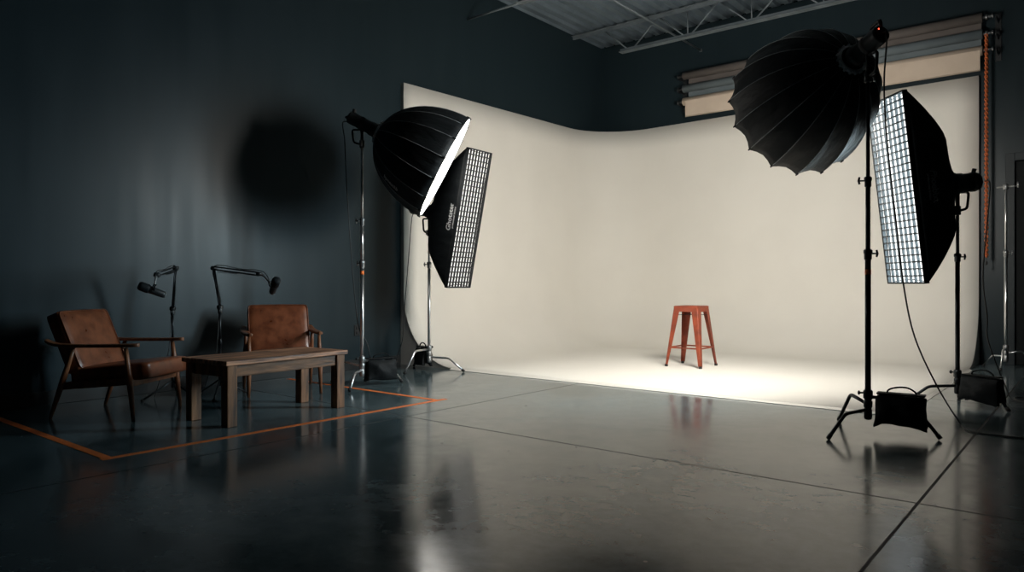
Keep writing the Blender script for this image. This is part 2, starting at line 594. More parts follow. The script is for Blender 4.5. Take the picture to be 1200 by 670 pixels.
# ------------------------------------------------------------------ wall outlet
t = thing('power_outlet', 'black power outlet on the dark wall beside the chrome octabox stand', 'outlet', (XW, 5.66, 0.475))
bm = NB(); box(bm, (0.005, 0, 0), (0.010, 0.085, 0.13)); obj('cover_plate', bm, M['outlet'], t, bevel=0.003)
for dz in (-0.028, 0.028):
    bm = NB(); cushion(bm, (0.006, 0.036, 0.034), 0.002, cuts=2, Mx=Matrix.Translation((0.012, 0, dz))); obj('socket', bm, M['rubber'], t)


# ------------------------------------------------------------------ armchairs
def armchair(loc, rotz, label):
    t = thing('leather_armchair', label, 'armchair', loc, rotz, 'brown leather armchairs by the dark wall')
    # seat: crowned, tilted back
    Rm = Matrix.Translation((0.11, 0, 0.347)) @ Matrix.Rotation(math.radians(5.5), 4, 'Y').inverted()
    bm = NB(); cushion(bm, (0.64, 0.575, 0.135), 0.024, 0.012, Rm); obj('seat_cushion', bm, M['leather'], t)
    lean = math.radians(23)
    Rb = Matrix.Translation((-0.265, 0, 0.585)) @ Matrix.Rotation(-lean, 4, 'Y')
    bm = NB(); cushion(bm, (0.125, 0.59, 0.50), 0.028, 0.012, Rb); obj('back_cushion', bm, M['leather'], t)
    # thin piping round the front of the back
    bm = NB()
    hw, hh, fx = 0.286, 0.241, 0.058
    loop = fillet([(fx, 0, -hh), (fx, -hw, -hh), (fx, -hw, hh), (fx, hw, hh), (fx, hw, -hh), (fx, 0, -hh)], 0.04)
    tube(bm, [Rb @ Vector(p) for p in loop], 0.0045, 6)
    obj('piping', bm, M['leather'], t)
    for s in (-1, 1):
        bm = NB()
        tube(bm, [(0.338, s * 0.325, 0.0), (0.318, s * 0.322, 0.20), (0.305, s * 0.32, 0.31), (0.285, s * 0.318, 0.45), (0.272, s * 0.317, 0.555)],
             [0.0125, 0.0205, 0.0235, 0.018, 0.0145], 12)
        obj('front_leg', bm, M['walnut'], t)
        bm = NB()
        tube(bm, [(-0.345, s * 0.325, 0.0), (-0.275, s * 0.322, 0.20), (-0.235, s * 0.32, 0.32), (-0.19, s * 0.318, 0.45), (-0.155, s * 0.317, 0.557)],
             [0.0125, 0.020, 0.0225, 0.018, 0.015], 12)
        obj('rear_leg', bm, M['walnut'], t)
        # arm: flat paddle, upswept at the back
        bm = NB()
        cs = spline([(-0.375, s * 0.322, 0.606), (-0.33, s * 0.326, 0.588), (-0.26, s * 0.330, 0.574), (-0.1, s * 0.330, 0.569), (0.15, s * 0.325, 0.571),
                     (0.30, s * 0.318, 0.574), (0.375, s * 0.312, 0.577)], 5)
        n = len(cs)
        rings = []
        for i, p in enumerate(cs):
            f = i / (n - 1)
            wd = 0.026 + 0.012 * math.sin(PI * min(1, f * 1.1)) ** 0.7
            if f > 0.93:
                wd *= math.sqrt(max(0.05, 1 - ((f - 0.93) / 0.075) ** 2))
            th = 0.014
            rings.append([bm.verts.new((p.x, p.y + wd * math.copysign(abs(math.cos(a)) ** 0.6, math.cos(a)), p.z + th * math.copysign(abs(math.sin(a)) ** 0.6, math.sin(a))))
                          for a in [2 * PI * (k + 0.5) / 14 for k in range(14)]])
        for i in range(n - 1):
            for k in range(14):
                f = bm.faces.new((rings[i][k], rings[i][(k + 1) % 14], rings[i + 1][(k + 1) % 14], rings[i + 1][k])); f.smooth = True
        bm.faces.new(rings[0][::-1]); bm.faces.new(rings[-1])
        obj('armrest', bm, M['walnut'], t)
        bm = NB()
        quad_prism(bm, [(-0.25, s * 0.300, 0.225), (0.31, s * 0.300, 0.27), (0.31, s * 0.300, 0.325), (-0.25, s * 0.300, 0.28)],
                   [(-0.25, s * 0.322, 0.225), (0.31, s * 0.322, 0.27), (0.31, s * 0.322, 0.325), (-0.25, s * 0.322, 0.28)])
        obj('side_rail', bm, M['walnut'], t, bevel=0.004)
    bm = NB(); box(bm, (0.305, 0, 0.285), (0.024, 0.61, 0.058)); obj('front_rail', bm, M['walnut'], t, bevel=0.005)
    bm = NB(); box(bm, (-0.235, 0, 0.255), (0.024, 0.61, 0.055)); obj('rear_rail', bm, M['walnut'], t, bevel=0.005)
    # back frame behind the cushion
    bm = NB()
    for s in (-1, 1):
        tube(bm, [Rb @ Vector((-0.072, s * 0.20, -0.30)), Rb @ Vector((-0.072, s * 0.20, 0.19))], 0.012, 8)
    for z in (-0.12, 0.03, 0.17):
        tube(bm, [Rb @ Vector((-0.072, -0.25, z)), Rb @ Vector((-0.072, 0.25, z))], 0.012, 8)
    obj('back_frame', bm, M['walnut'], t)
    return t


c1 = armchair((-6.21, 2.54, 0), math.radians(33.7), 'brown leather armchair with walnut frame, left of the timber table, turned sideways')
dup(c1, (-6.225, 4.06, 0), math.radians(-27), 'brown leather armchair with walnut frame standing behind the timber table')

# ------------------------------------------------------------------ rustic timber table
t = thing('timber_table', 'low rustic timber table with thick square legs between the armchairs', 'table', (-5.22, 3.29, 0), math.radians(3.5))
for i in range(5):
    bm = NB()
    wv = 0.58 / 5
    x = -0.29 + wv * (i + 0.5)
    l = 1.15 - 0.008 * ((i * 7) % 3)
    vs = box(bm, (x, 0.004 * ((i * 5) % 3 - 1), 0.468), (wv - 0.003, l, 0.034))
    obj('plank', bm, M['table_top'], t, bevel=0.004)
for sx in (-1, 1):
    for sy in (-1, 1):
        bm = NB(); box(bm, (sx * 0.235, sy * 0.51, 0.2255), (0.082, 0.082, 0.451)); obj('leg', bm, M['table_leg'], t, bevel=0.006)
    bm = NB(); box(bm, (sx * 0.245, 0, 0.406), (0.028, 0.94, 0.088)); obj('apron', bm, M['table_rail'], t, bevel=0.004)
for sy in (-1, 1):
    bm = NB(); box(bm, (0, sy * 0.52, 0.406), (0.39, 0.028, 0.088)); obj('apron', bm, M['table_leg'], t, bevel=0.004)


# ------------------------------------------------------------------ microphone stands
def cam_pt(px, py, dep):
    """a point of the room seen along a measured sight line at a given distance"""
    lat = (px - 600.0) / 847.0 * dep
    z = 1.05 - (py - 332.0) / 847.0 * dep
    return Vector((-dep * math.sin(A) + lat * math.cos(A), dep * math.cos(A) + lat * math.sin(A), z))


def mic_stand(base, elbow0, elbow1, tip, hang, legs, label):
    t = thing('microphone_stand', label, 'microphone stand', base, 0, 'black boom arm stands by the armchairs')
    B = Vector(base)
    e0, e1, tp, hg = elbow0 - B, elbow1 - B, tip - B, hang - B
    bm = NB(); tube(bm, [(0, 0, 0.10), (0, 0, 0.50)], 0.0125); tube(bm, [(0, 0, 0.50), (0, 0, e0.z - 0.03)], 0.010)
    lathe(bm, [(0.016, 0.48), (0.018, 0.49), (0.018, 0.53), (0.014, 0.54)], 14)
    obj('pole', bm, M['black_steel'], t)
    for a in legs:
        c, s = math.cos(a), math.sin(a)
        bm = NB(); tube(bm, fillet([(c * 0.01, s * 0.01, 0.16), (c * 0.12, s * 0.12, 0.09), (c * 0.26, s * 0.26, 0.012)], 0.04), 0.009, 8)
        lg = obj('leg', bm, M['black_steel'], t)
        bm = NB(); lathe(bm, [(0.006, 0.0), (0.014, 0.002), (0.014, 0.018), (0.008, 0.024)], 10, Matrix.Translation((c * 0.26, s * 0.26, 0))); obj('rubber_foot', bm, M['rubber'], lg)
    bm = NB(); lathe(bm, [(0.014, -0.06), (0.02, -0.05), (0.02, -0.012), (0.013, 0.0)], 14, Matrix.Translation((0, 0, e0.z)))
    tube(bm, [(0, 0, e0.z - 0.03), (0.028, -0.028, e0.z - 0.03)], 0.007, 8)
    obj('clamp', bm, M['plastic'], t)

    def arm(name, a, b, side):
        ax = (b - a).normalized()
        n = ax.cross(Vector((0, 0, 1)) if abs(ax.z) < 0.9 else Vector((1, 0, 0))).normalized()
        n = n.cross(ax).normalized()
        bm = NB()
        tube(bm, [a + n * 0.013, b + n * 0.013], 0.0068, 8)
        tube(bm, [a - n * 0.013, b - n * 0.013], 0.0068, 8)
        p = obj(name, bm, M['black_steel'], t)
        # tension spring beside the bars
        bm = NB()
        s0, s1 = a + (b - a) * 0.10 + n * side * 0.030, a + (b - a) * 0.55 + n * side * 0.024
        m_ = n.cross(ax)
        pts = []
        for i in range(160):
            f = i / 159
            ph = f * 2 * PI * 20
            pts.append(s0 + (s1 - s0) * f + (n * math.cos(ph) + m_ * math.sin(ph)) * 0.006)
        tube(bm, pts, 0.0014, 4)
        obj('spring', bm, M['black_steel'], p)
    arm('lower_arm', e0, e1, 1)
    arm('upper_arm', e1, tp, -1)
    for p in (e0, e1, tp):
        bm = NB()
        d = (e1 - e0).cross(tp - e1).normalized()
        tube(bm, [p - d * 0.022, p + d * 0.022], 0.020, 14)
        obj('joint', bm, M['plastic'], t)
    bm = NB(); tube(bm, spline([tp, tp + (hg - tp) * 0.5 + Vector((0, 0, 0.012)), hg], 5), 0.008, 8)
    tube(bm, [hg - Vector((0, 0, 0.012)), hg + Vector((0, 0, 0.012))], 0.013, 12)
    obj('mount', bm, M['cast'], t)
    bm = NB()
    up = Vector((0, 0, 0.03))
    tube(bm, spline([hg + Vector((0, 0, .006)), hg + (tp - hg) * 0.3 + up * 1.5, tp + up * 1.1, tp + (e1 - tp) * 0.35 + up * .8, e1 + up * 0.5, e1 + (e0 - e1) * 0.6 - up * 0.2, e0 - Vector((0.02, 0.0, 0.02)),
                     Vector((0.03, -0.05, 0.45)), Vector((-0.06, -0.08, 0.2)), Vector((-0.14, -0.10, 0.006))], 6), 0.0035, 6)
    obj('cable', bm, M['cable'], t)
    return t


def microphone(center, axis, label):
    t = thing('microphone', label, 'microphone', center, 0, 'black broadcast microphones on boom arms')
    Mx = axis_rot(axis).to_4x4()
    L = 0.105
    bm = NB(); lathe(bm, [(0.015, -L), (0.024, -L + 0.004), (0.029, -L + 0.018), (0.030, -0.02), (0.031, 0.0), (0.031, 0.025)], 24, Mx); obj('body', bm, M['plastic'], t)
    bm = NB(); lathe(bm, [(0.034, 0.022), (0.0375, 0.03), (0.0375, 0.085), (0.034, 0.10), (0.022, 0.109), (0.008, 0.111)], 24, Mx); obj('windscreen', bm, M['bag'], t)
    bm = NB()
    pts = [Mx @ Vector(p) for p in fillet([(-0.034, 0, -0.01), (-0.040, 0.02, -0.01), (-0.030, 0.052, -0.01), (0.030, 0.052, -0.01), (0.040, 0.02, -0.01), (0.034, 0, -0.01)], 0.02)]
    tube(bm, pts, 0.006, 8)
    obj('yoke', bm, M['black_steel'], t)
    bm = NB(); lathe(bm, [(0.0245, -L + 0.0035), (0.0245, -L - 0.003), (0.019, -L - 0.003)], 20, Mx); obj('end_ring', bm, M['cast'], t)


B1 = Vector((-6.57, 3.155, 0))
e0 = Vector((B1.x, B1.y, 0.82))
e1 = cam_pt(206, 314, 6.5); tp = cam_pt(184, 322, 6.05); hg = cam_pt(181, 335, 5.98)
mic_stand(B1, e0, e1, tp, hg, [math.radians(a) for a in (25, 145, 265)], 'black boom arm stand bent towards the left armchair')
mc = cam_pt(178, 340, 5.95)
ax = cam_pt(163.5, 334, 5.9) - cam_pt(192, 344.5, 6.0)
microphone(mc, ax, 'black broadcast microphone tilted over the left armchair')
B2 = Vector((-6.33, 3.48, 0))
e0 = Vector((B2.x, B2.y, 0.83))
e1 = cam_pt(250.5, 314, 6.75); tp = cam_pt(304, 321, 6.35); hg = cam_pt(316, 331, 6.3)
mic_stand(B2, e0, e1, tp, hg, [math.radians(a) for a in (200, 320, 80)], 'black boom arm stand stretched out towards the armchair behind the table')
mc = cam_pt(321.5, 335, 6.25)
ax = cam_pt(325, 325, 6.10) - cam_pt(318, 344.5, 6.30)
microphone(mc, ax, 'black broadcast microphone hanging upright above the armchair behind the table')


# ------------------------------------------------------------------ light stands
def stand(loc, legs, top, knobs, label, low=None, dark=False, reach=0.45, cast=None, lift=None, head=True):
    t = thing('light_stand', label, 'light stand', loc, 0, 'turtle base light stands')
    tubem = M['black_steel'] if dark else M['chrome']
    cast = cast or (M['black_steel'] if dark else M['cast'])
    k0 = knobs[0]
    secs = [0.10] + list(knobs) + [top]
    rad = [0.0195, 0.0160, 0.0130]
    if len(knobs) == 1:
        rad = [0.0180, 0.0135]
    for i in range(len(secs) - 1):
        bm = NB(); tube(bm, [(0, 0, secs[i]), (0, 0, secs[i + 1] + (0.0 if i == len(secs) - 2 else 0.0))], rad[i], 16)
        obj('column_section', bm, tubem, t)
    bm = NB(); lathe(bm, [(0.017, 0.095), (0.024, 0.10), (0.027, 0.115), (0.027, 0.165), (0.0235, 0.17), (0.0235, 0.18), (0.029, 0.185), (0.029, 0.225), (0.024, 0.23), (0.024, 0.24), (0.031, 0.245), (0.031, 0.295), (0.024, 0.305)], 18)
    tube(bm, [(0, 0, 0.28), (-0.055 * math.cos(legs[1]), -0.055 * math.sin(legs[1]), 0.28)], 0.006, 8)
    hub = obj('leg_hub', bm, cast, t)
    bm = NB(); lathe(bm, [(0.008, 0.0), (0.015, 0.004), (0.015, 0.012), (0.008, 0.016)], 12, Matrix.Translation((-0.05 * math.cos(legs[1]), -0.05 * math.sin(legs[1]), 0.28)) @ axis_rot((-math.cos(legs[1]), -math.sin(legs[1]), 0)).to_4x4()); obj('knob', bm, M['plastic'], hub)
    ang = t_knob
    for i, z in enumerate(knobs):
        bm = NB()
        lathe(bm, [(rad[i] + 0.001, -0.055), (rad[i] + 0.006, -0.05), (rad[i] + 0.006, -0.012), (rad[i] + 0.010, -0.008), (rad[i] + 0.010, 0.012), (rad[i] + 0.002, 0.02)], 16, Matrix.Translation((0, 0, z)))
        col = obj('collar', bm, cast, t)
        c, s = math.cos(ang[i % 2]), math.sin(ang[i % 2])
        bm = NB(); tube(bm, [(c * 0.02, s * 0.02, z - 0.01), (c * 0.062, s * 0.062, z - 0.01)], 0.006, 8)
        tube(bm, [(c * 0.058, s * 0.058, z - 0.035), (c * 0.064, s * 0.064, z - 0.01), (c * 0.058, s * 0.058, z + 0.015)], [0.007, 0.0085, 0.007], 8)
        obj('knob', bm, cast, col)
    if low:
        bm = NB(); tube(bm, [(0, 0, low - 0.018), (0, 0, low + 0.018)], rad[0] + 0.001, 16); obj('marker_band', bm, M['tape'], t)
    heights = (0.165, 0.255, 0.205)
    for i, a in enumerate(legs):
        c, s = math.cos(a), math.sin(a)
        h = heights[i]
        zf = (lift or {}).get(i, 0.0)
        p = fillet([(c * 0.02, s * 0.02, h), (c * reach * 0.56, s * reach * 0.56, h + (-0.005, 0.0, 0.03)[i]), (c * reach * 0.97, s * reach * 0.97, zf + 0.014)], 0.035)
        bm = NB(); tube(bm, p, 0.0125 if reach > 0.4 else 0.010, 12)
        lg = obj('leg', bm, tubem, t)
        d = (p[-1] - p[-2]).normalized()
        bm = NB(); tube(bm, [p[-1] - d * 0.030, p[-1] + d * 0.004], 0.0155, 12)
        obj('rubber_foot', bm, M['rubber'], lg)
    return t


t_knob = (math.radians(190), math.radians(215))


def ang_deg(*a):
    return [math.radians(x) for x in a]


P_LO = Vector((-5.88, 4.775, 2.69))     # pivots of the four lamp heads
P_RO = Vector((-1.27, 5.51, 2.72))
P_RS = Vector((-0.965, 7.28, 1.912))
P_LS = Vector((-6.285, 6.125, 1.912))
stand((P_LO.x, P_LO.y, 0), ang_deg(-55, 70, 187), 2.46, (1.265, 1.70), 'chrome light stand holding the octabox beside the dark wall', low=1.16)
t_knob = (math.radians(35), math.radians(215))
stand((P_RO.x, P_RO.y, 0), ang_deg(-110, 6, 130), 2.48, (1.27, 1.78), 'dark light stand in front of the cove holding the high octabox', low=1.13, dark=True)
stand((P_RS.x, P_RS.y, 0), ang_deg(216, -24, 96), 1.68, (1.29,), 'dark light stand holding the strip softbox at the right edge of the cove', dark=True, reach=0.43, lift={0: FZ})
t_knob = (math.radians(200), math.radians(215))
stand((P_LS.x, P_LS.y, 0), ang_deg(17, -82, 160), 1.66, (1.29,), 'light stand with chrome legs holding the strip softbox left of the cove', reach=0.48)
t_knob = (math.radians(10), math.radians(35))
b = stand((-0.90, 10.60, 0), ang_deg(145, 265, 25), 2.22, (1.43,), 'bare chrome light stand in front of the black door', reach=0.32)
bm = NB()
lathe(bm, [(0.018, 2.19), (0.03, 2.195), (0.03, 2.25), (0.018, 2.26)], 16)
for a in (-0.1, 2.9):
    tube(bm, [(0, 0, 2.225), (0.13 * math.cos(a) * (1 if a < 1 else .75), 0.13 * math.sin(a), 2.225)], 0.009, 8)
c = (0.125 * math.cos(-0.1), 0.125 * math.sin(-0.1), 2.24)
tube(bm, [(c[0], c[1], c[2] - 0.035), (c[0], c[1], c[2] + 0.035)], 0.012, 8)
obj('grip_head', bm, M['cast'], b)


# ------------------------------------------------------------------ lamp heads
def strobe(pivot, axis, fwd, stand_top, label, led=False, yoke_side=1, rb=0.064, loop=True, L=0.335):
    """apex of the softbox lies fwd metres ahead of the pivot"""
    t = thing('strobe_head', label, 'studio strobe', pivot, 0, 'black strobe heads on light stands')
    R3 = axis_rot(axis)
    Mx = R3.to_4x4()
    f = fwd
    bm = NB(); lathe(bm, [(rb * .7, f - L), (rb * .94, f - L + 0.01), (rb, f - L + 0.025), (rb, f - 0.085), (rb + .008, f - 0.08), (rb + .010, f - 0.02), (rb - .004, f - 0.012)], 28, Mx)
    body = obj('body', bm, M['plastic'], t)
    bm = NB(); lathe(bm, [(rb, f - 0.205), (rb + .004, f - 0.20), (rb + .004, f - 0.17), (rb, f - 0.165)], 28, Mx, cap=False); obj('grip_ring', bm, M['rubber'], body)
    bm = NB()
    tube(bm, [Mx @ Vector(p) for p in fillet([(0, rb - 0.01, f - 0.235), (0, rb + 0.034, f - 0.245), (0, rb + 0.034, f - 0.335), (0, rb - 0.014, f - 0.328)] if loop else [(0, rb - 0.02, f - L + .035), (0, rb + 0.008, f - L + .03), (0, rb + 0.018, f - L + .025), (0, rb + 0.03, f - L + .02)], 0.02)], 0.014 if loop else 0.018, 10)
    obj('carry_handle', bm, M['plastic'], t)
    bm = NB(); lathe(bm, [(0.016, 0.0), (0.016, 0.016), (0.010, 0.02)], 16, Mx @ Matrix.Translation((-0.02, -0.02, f - L)) @ Matrix.Rotation(PI, 4, 'X')); obj('dial', bm, M['rubber'], t)
    if led:
        bm = NB(); lathe(bm, [(0.005, 0.0), (0.005, 0.003), (0.002, 0.005)], 10, Mx @ Matrix.Translation((0.022, 0.028, f - 0.333)) @ Matrix.Rotation(PI, 4, 'X')); obj('pilot_lamp', bm, M['led'], t)
    # bracket: from the body down to the stand spigot
    dz = stand_top - pivot.z
    side = Vector(axis).cross(Vector((0, 0, 1))).normalized() * yoke_side
    bk = -Vector(axis)
    bk.z = 0
    bk.normalize()
    bm = NB()
    tube(bm, fillet([Vector((0, 0, -0.05)), Vector((0, 0, dz * 0.35)) + bk * 0.0, Vector((0, 0, dz + 0.02))], 0.03), 0.017, 12)
    lathe(bm, [(0.018, -0.02), (0.026, -0.015), (0.026, 0.055), (0.018, 0.06)], 16, Matrix.Translation((0, 0, dz)))
    obj('bracket', bm, M['plastic'], t)
    bm = NB()
    tube(bm, fillet([bk * 0.01 + Vector((0, 0, dz * 0.30)), bk * 0.10 + Vector((0, 0, dz * 0.28)), bk * 0.085 + Vector((0, 0, dz * 0.86)), bk * 0.015 + Vector((0, 0, dz * 0.92))], 0.03), 0.011, 10)
    obj('tilt_handle', bm, M['plastic'], t)
    bm = NB(); tube(bm, [Vector((0, 0, dz + 0.02)), Vector((0, 0, dz + 0.02)) + side * 0.05], 0.006, 8); tube(bm, [Vector((0, 0, dz - 0.01)) + side * 0.05, Vector((0, 0, dz + 0.05)) + side * 0.05], 0.009, 8)
    obj('knob', bm, M['cast'], t)
    return t


A_LO = Vector((0.628, 0.612, -0.455)).normalized()
A_RO = Vector((-0.725, 0.635, -0.24)).normalized()
A_RS = Vector((-0.75, -0.66, -0.119)).normalized()
A_LS = Vector((0.975, 0.088, -0.20)).normalized()


# ------------------------------------------------------------------ octaboxes
def octabox(apex, axis, roll, lit, label, logo=None, R=0.57, D=0.80, NR=16, slackness=1.0, df_u=0.955):
    t = thing('octabox', label, 'octabox', apex, 0, 'deep black octaboxes')
    q = axis_rot(axis) @ Matrix.Rotation(roll, 3, 'Z')
    t.rotation_euler = q.to_euler()
    NT, SUB = 14, 4
    u0 = 0.016

    def rad(u):
        return R * math.sqrt(max(0.0, 1 - (1 - u) ** 2.0))

    def pt(u, th):
        """cloth: straight between ribs, a little slack near the rim"""
        k = th / (2 * PI / NR)
        fr = k - math.floor(k)
        r = rad(u)
        chord = math.cos(PI / NR) / math.cos((fr - 0.5) * 2 * PI / NR)
        slack = 1 - slackness * 0.035 * u * math.sin(PI * fr)
        z = u * D - slackness * 0.028 * math.sin(PI * fr) * max(0, (u - 0.75) / 0.25) ** 2
        rr = r * chord * slack
        return Vector((rr * math.cos(th), rr * math.sin(th), z))
    us = [u0 + (1 - u0) * (i / NT) ** 1.6 for i in range(NT + 1)]
    bm = NB()
    n = NR * SUB
    g = [[bm.verts.new(pt(u, 2 * PI * k / n)) for k in range(n)] for u in us]
    for i in range(NT):
        for k in range(n):
            f = bm.faces.new((g[i][k], g[i][(k + 1) % n], g[i + 1][(k + 1) % n], g[i + 1][k]))
            f.smooth = True
    for k in range(0, n, SUB):
        for i in range(NT):
            e = bm.edges.get((g[i][k], g[i + 1][k]))
            if e:
                e.smooth = False
    sh = obj('shell', bm, M['fabric'], t)
    md = sh.modifiers.new('thick', 'SOLIDIFY'); md.thickness = 0.004; md.offset = 0
    for k in range(NR):
        th = 2 * PI * k / NR
        bm = NB()
        tube(bm, [pt(u, th) * 1.0 + Vector((math.cos(th), math.sin(th), 0)) * 0.002 for u in us], 0.0032, 6)
        rb = obj('rib', bm, M['seam'], t)
        bm = NB()
        p = pt(1.0, th)
        tube(bm, [p + Vector((math.cos(th), math.sin(th), 0)) * 0.004 + Vector((0, 0, -0.03)), p + Vector((math.cos(th), math.sin(th), 0)) * 0.004 + Vector((0, 0, 0.004))], 0.0065, 6)
        obj('rib_pocket', bm, M['fabric'], rb)
    # diffuser cloth just inside the rim
    bm = NB()
    cs = [pt(df_u, 2 * PI * k / n) for k in range(n)]
    for p in cs:
        p.x *= 0.992; p.y *= 0.992; p.z = df_u * D
    vs = [bm.verts.new(p) for p in cs]
    bm.faces.new(vs)
    df = obj('diffuser', bm, lit, t, recalc=False)
    md = df.modifiers.new('thick', 'SOLIDIFY'); md.thickness = 0.002
    # speed ring
    bm = NB(); lathe(bm, [(0.090, -0.012), (0.108, -0.008), (0.110, 0.012), (0.104, 0.024), (0.090, 0.026), (0.090, -0.012)], 32, cap=False)
    rg = obj('speed_ring', bm, M['silver'], t)
    bm = NB(); lathe(bm, [(0.0895, 0.0), (0.0895, 0.02)], 28); obj('ring_plate', bm, M['plastic'], rg)
    for k in range(NR):
        th = 2 * PI * (k + 0.5) / NR
        bm = NB(); box(bm, (0.112 * math.cos(th), 0.112 * math.sin(th), 0.010), (0.016, 0.018, 0.036), Matrix.Rotation(th, 3, 'Z'))
        obj('rib_socket', bm, M['silver'], rg, bevel=0.002)
    if logo:
        word, th0, uc, size = logo
        bm = text_bm(word, size)
        for v in bm.verts:
            s_ = v.co.x / D
            u = uc + s_ * 0.8
            th = th0 + v.co.y / rad(u)
            p = pt(u, th)
            v.co = p + Vector((math.cos(th), math.sin(th), -0.35)).normalized() * 0.005
        obj('logo', bm, M['print'], t)
    return t


FWD_O, FWD_S = 0.18, 0.05
strobe(P_LO, A_LO, FWD_O, 2.46, 'black strobe head behind the octabox beside the dark wall', loop=False)
strobe(P_RO, A_RO, FWD_O, 2.48, 'black strobe head with a red pilot lamp, high above the cove at right', led=True)
octabox(P_LO + A_LO * FWD_O, A_LO, 0.0, M['key'], 'deep black octabox with a glowing white front beside the dark wall', logo=('phoetoyp', math.radians(-118), 0.50, 0.062), slackness=0.12, df_u=0.99, R=0.57, D=0.78)
octabox(P_RO + A_RO * FWD_O, A_RO, 0.1, M['fill'], 'deep black octabox seen from behind, high in front of the cove')


# ------------------------------------------------------------------ strip softboxes
def strip(apex, axis, lit, label, text, text_side, printm, beam=None, W=0.50, H=1.60, D=0.55, tsize=0.095):
    t = thing('strip_softbox', label, 'strip softbox', apex, 0, 'tall black strip softboxes with egg crate grids')
    t.rotation_euler = axis_rot(axis).to_euler()
    NT, NS = 14, 12

    def ext(u):
        return u ** 0.6

    def pt(u, side, s):
        """side 0..3 of the box, s from -1 to 1 along it; u from the ring (0) to the front (1)"""
        k = ext(u)
        hx, hy = 0.085 + (W / 2 - 0.085) * k, 0.085 + (H / 2 - 0.085) * k
        sl = 1 - 0.05 * (1 - s * s) * u * (1.0 if side in (0, 2) else 0.5)
        if side == 0:
            p = Vector((hx * sl, s * hy, 0))
        elif side == 1:
            p = Vector((-s * hx, hy * (1 - 0.03 * (1 - s * s) * u), 0))
        elif side == 2:
            p = Vector((-hx * sl, -s * hy, 0))
        else:
            p = Vector((s * hx, -hy * (1 - 0.03 * (1 - s * s) * u), 0))
        rnd = max(0.0, 1 - u * 4)
        if rnd > 0:
            c = p.normalized() * 0.095
            p = p * (1 - rnd) + c * rnd
        p.z = u * D
        w_ = mnoise.noise(Vector((p.x * 5, p.y * 4, p.z * 5 + side))) * 0.006 * min(1, 3 * u * (1 - s * s))
        n_ = (Vector((1, 0, 0)), Vector((0, 1, 0)), Vector((-1, 0, 0)), Vector((0, -1, 0)))[side]
        return p + n_ * w_
    us = [(i / NT) ** 1.4 for i in range(NT + 1)]
    for side, nm in ((0, 'side_panel'), (1, 'end_panel'), (2, 'side_panel'), (3, 'end_panel')):
        bm = NB()
        ns = 20 if side in (0, 2) else 8
        g = [[bm.verts.new(pt(u, side, -1 + 2 * k / ns)) for k in range(ns + 1)] for u in us]
        for i in range(NT):
            for k in range(ns):
                f = bm.faces.new((g[i][k], g[i][k + 1], g[i + 1][k + 1], g[i + 1][k])); f.smooth = True
        pn = obj(nm, bm, M['fabric'], t)
        md = pn.modifiers.new('thick', 'SOLIDIFY'); md.thickness = 0.004; md.offset = 0
        bm = NB()
        tube(bm, [pt(u, side, 1.0) for u in us], 0.0045, 6)
        obj('corner_seam', bm, M['fabric'], pn)
    # rim
    bm = NB()
    z0, z1 = D - 0.012, D + 0.032
    for sx in (-1, 1):
        box(bm, (sx * (W / 2 + 0.002), 0, (z0 + z1) / 2), (0.006, H + 0.01, z1 - z0))
    for sy in (-1, 1):
        box(bm, (0, sy * (H / 2 + 0.002), (z0 + z1) / 2), (W - 0.002, 0.006, z1 - z0))
    obj('rim', bm, M['fabric'], t)
    bm = NB()
    vs = [bm.verts.new(p) for p in ((-W / 2, -H / 2, D - 0.004), (W / 2, -H / 2, D - 0.004), (W / 2, H / 2, D - 0.004), (-W / 2, H / 2, D - 0.004))]
    bm.faces.new(vs)
    obj('diffuser', bm, lit, t, recalc=False)
    if beam:
        # the tube inside: its light leaves through the crate as a limited beam
        ld = bpy.data.lights.new('strip_lamp', 'AREA')
        ld.shape = 'RECTANGLE'
        ld.size, ld.size_y = W - 0.01, H - 0.01
        ld.energy, ld.spread, ld.color = beam[0], math.radians(beam[1]), beam[2]
        lo_ = bpy.data.objects.new('strip_lamp', ld)
        lo_.location = (0, 0, D + 0.001)
        lo_.rotation_euler = (PI, 0, 0)
        link(lo_, t)
    # egg crate grid
    bm = NB()
    ncx, ncy = 8, 27
    for i in range(ncx + 1):
        box(bm, (-W / 2 + 0.003 + (W - 0.006) * i / ncx, 0, D + 0.014), (0.005, H - 0.004, 0.024))
    for j in range(ncy + 1):
        box(bm, (0, -H / 2 + 0.003 + (H - 0.006) * j / ncy, D + 0.014), (W - 0.004, 0.010, 0.0235))
    obj('egg_crate', bm, M['grid'], t)
    bm = NB(); lathe(bm, [(0.080, -0.02), (0.100, -0.015), (0.102, 0.008), (0.085, 0.015), (0.080, -0.02)], 28, cap=False); obj('speed_ring', bm, M['plastic'], t)
    # printed name, along the long side
    side, uc, sc = text_side
    for body, size, du in ((text, tsize, 0.0), ('professional lighting', tsize * 0.34, 0.115)):
        bm = text_bm(body, size)
        for v in bm.verts:
            along, across = v.co.x, v.co.y
            u = uc + du - across / D
            s = sc - along / (H / 2)
            p = pt(u, side, s)
            v.co = p + Vector((1 if side == 0 else -1, 0, -0.35)).normalized() * 0.005
        obj('logo', bm, printm, t)
    return t


